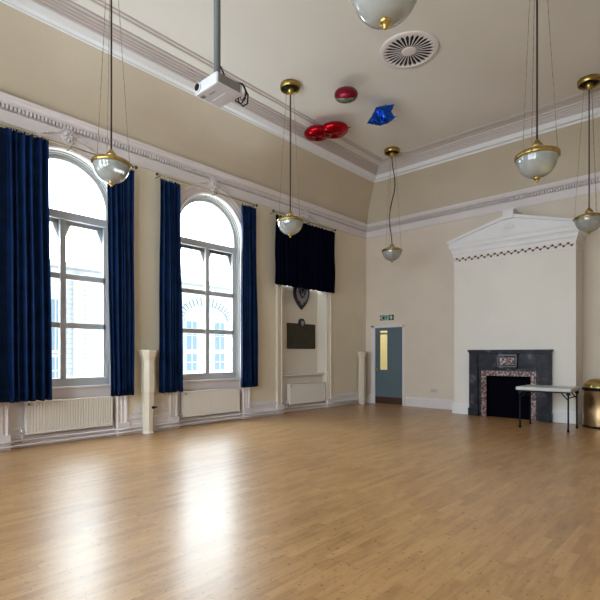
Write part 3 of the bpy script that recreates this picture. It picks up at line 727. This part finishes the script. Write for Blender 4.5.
# ------------------------------------------------------------------ balloons under the ceiling
def puff(outline, thick, rows=9, wr=.0):
    mb = MB(); n = len(outline); top = []; 
    def ring(s, sign):
        h = thick/2*math.sqrt(max(0, 1-s**2.4))
        r = []
        for k, (x, y) in enumerate(outline):
            cr = 1+wr*math.sin(k*11.0)*s**6
            r.append(mb.b.verts.new((x*s*cr, y*s*cr, sign*h*(1+.05*math.sin(5*s+k*.6)))))
        return r
    ss = [1-(k/rows)**1.5 for k in range(rows)]
    for sign in (1, -1):
        R = [ring(s, sign) for s in ss[(0 if sign == 1 else 1):]]
        if sign == 1: edge = R[0]
        else: R = [edge]+R
        for A, Bv in zip(R, R[1:]):
            for k in range(n): mb.face([A[k], A[(k+1)%n], Bv[(k+1)%n], Bv[k]], True)
        c = mb.b.verts.new((0, 0, sign*thick/2))
        for k in range(n): mb.face([R[-1][k], R[-1][(k+1)%n], c], True)
    return mb
# red figure-eight balloon
e = tag(empty('foil_balloon', (1.622, 7.344, 5.899), .42), 'large red double-lobed foil balloon against the ceiling moulding', 'balloon', 'foil balloons on the ceiling')
e.rotation_euler = (0.05, -.05, .46)
mb = MB()
for cx_, ra, rb in ((-.16, .28, .27), (.18, .30, .29)):
    ol = [(ra*math.cos(2*PI*k/40), rb*math.sin(2*PI*k/40)) for k in range(40)]
    pb = puff(ol, .24, 8, .012)
    for v_ in pb.b.verts:
        v_.co.x += cx_
        d2 = math.hypot((v_.co.x-cx_)/.07, v_.co.y/.05); v_.co.z *= 1-.45*math.exp(-d2*d2)
    tmpm = bpy.data.meshes.new('t'); pb.b.to_mesh(tmpm); pb.b.free(); mb.b.from_mesh(tmpm); bpy.data.meshes.remove(tmpm)
mb.build('foil_skin', 'redfoil', e)
mb = MB(); mb.box(.47, .52, -.02, .02, -.003, .003); mb.build('inflation_tab', 'redfoil', e)
# round crimson balloon with a silver underside
e = tag(empty('foil_balloon', (2.764, 6.528, 5.888)), 'small round crimson foil balloon with a silver-patterned underside', 'balloon', 'foil balloons on the ceiling')
e.rotation_euler = Matrix.Rotation(math.radians(33), 4, Vector((.8, .6, 0))).to_euler(); e.scale = (1, 1, .82)
def sq(rt, zc_, z0, z1, n=12):
    return [(rt*math.sqrt(max(0, 1-abs((z-zc_)/.165)**2.2)), z) for z in [z0+(z1-z0)*k/n for k in range(n+1)]]
MB().lathe(sq(.20, 0, -.045, .165), (0, 0, 0), 28, True, flute=.02).build('foil_skin', 'crimson', e)
M['patterned'] = mat('silver_patterned_foil', (.16, .17, .13), .3, .6, var=.95, vscale=14, bump=.4, bscale=12)
MB().lathe(sq(.20, 0, -.165, -.045), (0, 0, 0), 28, True, flute=.02).build('foil_underside', 'patterned', e)
# blue star balloon
e = tag(empty('foil_balloon', (2.846, 7.507, 5.888)), 'blue pointed foil balloon against the ceiling', 'balloon', 'foil balloons on the ceiling')
nrm = Vector((.48, -.755, -.447)).normalized(); rt = Vector((.843, .537, 0)).normalized(); upv = nrm.cross(rt)
e.rotation_euler = Matrix((rt, upv, nrm)).transposed().to_euler()
cor = [(-.27, -.13), (-.17, 0), (-.09, .13), (.05, .15), (.25, .15), (.19, .03), (.27, -.07), (.14, -.16), (-.03, -.19), (-.15, -.16)]
ol = []
for k in range(len(cor)):
    a, b2 = Vector(cor[k]), Vector(cor[(k+1) % len(cor)])
    for t in range(6): ol.append(tuple(a.lerp(b2, t/6)))
pb = puff(ol, .24, 9, .02)
for v_ in pb.b.verts:
    v_.co.z *= (1-.45*math.exp(-((v_.co.x+.04+.3*v_.co.y)/.035)**2))*(1+.22*math.sin(22*v_.co.x+14*v_.co.y))
pb.build('foil_skin', 'bluefoil', e)
MB().box(.24, .30, -.07, -.05, -.003, .003).build('inflation_tab', 'bluefoil', e)

# ------------------------------------------------------------------ exit sign, socket
s = tag(empty('exit_sign', (.47, YB, 2.31)), 'small green and white running-man exit sign above the door', 'sign')
MB().box(0, .46, -.012, 0, 0, .165, .002).build('sign_plate', 'signwhite', s)
MB().box(.008, .155, -.015, -.012, .008, .157).build('green_field', 'signgreen', s); MB().box(.29, .452, -.015, -.012, .008, .157).build('green_field', 'signgreen', s)
MB().box(.158, .287, -.015, -.012, .008, .157).build('pale_field', 'signmint', s)
mb = MB()
mb.box(.02, .10, -.018, -.015, .075, .092); mb.prism([(.015, .083), (.055, .125), (.06, .11), (.035, .083), (.06, .055), (.055, .04)], 'y', -.018, -.015)
mb.box(.05, .13, -.018, -.015, .125, .14); mb.box(.05, .13, -.018, -.015, .022, .036)
mb.box(.35, .385, -.018, -.015, .03, .12); mb.prism([(.315, .085), (.3675, .145), (.42, .085), (.395, .072), (.3675, .10), (.34, .072)], 'y', -.018, -.015)
mb.build('arrows', 'signwhite', s)
mb = MB(); mb.prism([(.225+.012*math.cos(2*PI*k/12), .135+.012*math.sin(2*PI*k/12)) for k in range(12)], 'y', -.018, -.015)
for q in ([(.20, .12), (.235, .12), (.225, .075), (.20, .08)], [(.20, .085), (.215, .08), (.195, .045), (.172, .03), (.168, .04), (.186, .055)], [(.21, .08), (.225, .08), (.245, .05), (.24, .02), (.23, .02), (.232, .048)], [(.20, .12), (.18, .10), (.172, .085), (.18, .08), (.19, .095), (.205, .108)], [(.235, .12), (.258, .10), (.27, .105), (.265, .095), (.252, .088), (.232, .105)]):
    mb.prism(q, 'y', -.018, -.015)
mb.build('running_figure', 'signgreen', s)
s = tag(empty('wall_socket', (2.09, YB, .45)), 'grey double power socket low on the wall between door and chimney', 'socket')
MB().box(-.085, .085, -.012, 0, -.045, .045, .004).build('face_plate', 'socket', s)
mb = MB()
for k in (-.04, .04): mb.box(k-.012, k+.012, -.018, -.012, .012, .03, .001)
mb.build('switch', 'signwhite', s)

# ------------------------------------------------------------------ fireplace
f = tag(empty('fireplace', (0, CBY, 0)), 'dark slate fireplace with a mottled red marble surround', 'fireplace')
y1 = 0.0
fm = (FX0+FX1)/2
mb = MB(); mb.box(FX0-.02, FX1+.02, -.17, y1, 1.44, 1.48, .006); mb.box(FX0, FX1, -.155, y1, 1.405, 1.44, .004); mb.build('mantel_shelf', 'slate', f)
for s_, (a, b_) in enumerate(((FX0, FX0+.20), (FX1-.20, FX1))):
    mb = MB(); mb.box(a, b_, -.13, y1, .17, 1.405, .006); mb.box(a+.03, b_-.03, -.14, -.13, .22, 1.10, .004); mb.box(a+.03, b_-.03, -.14, -.13, 1.16, 1.37, .004); pl = mb.build('pilaster', 'slate', f)
    MB().box(a-.015, b_+.015, -.155, y1, 0, .17, .008).build('plinth', 'slate', f)
for a, b_ in ((FX0+.20, OX0-.11), (OX1+.11, FX1-.20)):
    MB().box(a, b_, -.085, y1, 0, 1.405, .004).build('inner_jamb', 'slate', f)
mb = MB(); mb.box(OX0-.11, OX1+.11, -.085, y1, OZ+.11, 1.405, .004)
for s_ in (-1, 1):      # raised angled shoulders beside the centre block
    xe = fm+s_*(.88-.20); xi = fm+s_*.20
    mb.prism([(xe, 1.39), (xe, 1.14), (xi+s_*.12, 1.12), (xi, 1.12), (xi, 1.33), (xi+s_*.10, 1.39)], 'y', -.105, -.085)
    mb.prism([(xe, 1.13), (xe, 1.10), (xi, 1.08), (xi, 1.11)], 'y', -.12, -.085)
mb.build('frieze', 'slate', f)
mb = MB(); mb.box(fm-.21, fm+.21, -.16, -.085, 1.08, 1.40, .006); cb_ = mb.build('centre_block', 'slate', f)
mb = MB(); mb.box(fm-.20, fm+.20, -.175, -.16, 1.35, 1.375); mb.box(fm-.20, fm+.20, -.175, -.16, 1.11, 1.13); mb.box(fm-.20, fm-.18, -.175, -.16, 1.11, 1.375); mb.box(fm+.18, fm+.20, -.175, -.16, 1.11, 1.375); mb.build('block_frame', 'slate_frame', cb_)
MB().box(fm-.15, fm+.15, -.168, -.16, 1.16, 1.31).build('marble_tablet', 'marble', cb_)
mb = MB(); mb.prism([(fm-.16, 1.405), (fm-.24, 1.405), (fm-.21, 1.37), (fm-.16, 1.37)], 'y', -.15, -.10); mb.prism([(fm+.16, 1.405), (fm+.24, 1.405), (fm+.21, 1.37), (fm+.16, 1.37)], 'y', -.15, -.10); mb.build('corbel', 'slate', cb_)
mb = MB(); mb.box(OX0-.11, OX0, -.10, y1, 0, OZ+.11, .004); mb.build('marble_slip', 'marble', f)
mb = MB(); mb.box(OX1, OX1+.11, -.10, y1, 0, OZ+.11, .004); mb.build('marble_slip', 'marble', f)
mb = MB(); mb.box(OX0, OX1, -.10, y1, OZ, OZ+.11, .004); mb.build('marble_slip', 'marble', f)
mb = MB(); mb.box(OX0, OX1, .03, .05, 0, OZ); mb.box(OX0, OX0+.012, -.09, .03, 0, OZ); mb.box(OX1-.012, OX1, -.09, .03, 0, OZ); mb.box(OX0, OX1, -.09, .03, OZ-.012, OZ); mb.build('firebox', 'soot', f)
mb = MB().box(OX0+.012, OX1-.012, -.02, .03, .0, OZ-.012); mb.box(OX0+.28, OX1-.28, -.035, -.02, .12, .62, .004); mb.build('register_plate', 'soot', f)

# ------------------------------------------------------------------ folding table
TX0, TX1, TY0, TY1 = 4.70, 5.63, 9.25, 10.0
t = tag(empty('folding_table', ((TX0+TX1)/2, (TY0+TY1)/2, 0)), 'grey-topped folding table with black legs in front of the fireplace', 'table')
hx, hy = (TX1-TX0)/2, (TY1-TY0)/2
mb = MB(); mb.box(-hx, hx, -hy, hy, .71, .775, .014); top = mb.build('tabletop', 'tabletop', t)
mb = MB(); mb.box(-hx+.06, hx-.06, -hy+.05, -hy+.07, .685, .715); mb.box(-hx+.06, hx-.06, hy-.07, hy-.05, .685, .715); mb.build('frame_rail', 'blackmetal', t)
for sx in (-1, 1):
    for sy in (-1, 1):
        lx, ly = sx*(hx-.06), sy*(hy-.06)
        mb = MB(); mb.tube([(lx, ly, .0), (lx, ly, .12), (lx, ly, .71)], [.017, .0145, .0145], 12); lg = mb.build('leg', 'blackmetal', t)
        MB().lathe([(.021, 0), (.021, .035), (.016, .045)], (lx, ly, 0), 12).build('foot', 'black', lg)
        mb = MB(); mb.tube([(lx, ly, .56), (lx-sx*.13, ly, .71)], .010, 8); mb.build('brace', 'blackmetal', t)
        mb = MB(); mb.box(lx-.03, lx+.03, ly-.02, ly+.02, .65, .712, .004); mb.build('hinge_bracket', 'blackmetal', t)
    MB().tube([(sx*(hx-.06), -hy+.06, .60), (sx*(hx-.06), hy-.06, .60)], .010, 8).build('cross_bar', 'blackmetal', t)

# ------------------------------------------------------------------ bin
b = tag(empty('domed_bin', (5.88, 10.40, 0)), 'brass-coloured domed waste bin with a black band, at the right edge', 'bin')
R = .305
MB().lathe([(R*1.0, .03), (R, .04), (R, .70), (R*.98, .705)], (0, 0, 0), 48).build('body', 'bin_brass' if 'bin_brass' in M else mat('polished_gold_metal', (.30, .19, .10), .30, 1., bump=.05, bscale=3), b)
MB().lathe([(R*.97, 0), (R*1.01, .004), (R*1.01, .03), (R, .035)], (0, 0, 0), 48).build('base_ring', 'black', b)
MB().lathe([(R, .695), (R*1.03, .70), (R*1.03, .745), (R, .75)], (0, 0, 0), 48).build('rim_band', 'black', b)
dome = MB().lathe([(R*1.0*math.cos(q)**.75, .745+.175*math.sin(q)) for q in [PI/2*k/14 for k in range(14)]]+[(0, .92)], (0, 0, 0), 48).build('dome_lid', 'brass', b)
mb = MB(); mb.prism([(-.10, .77), (.10, .77), (.09, .84), (-.09, .84)], 'y', -R*.98, -R*.75); mb.build('push_flap', 'brassdark', dome)
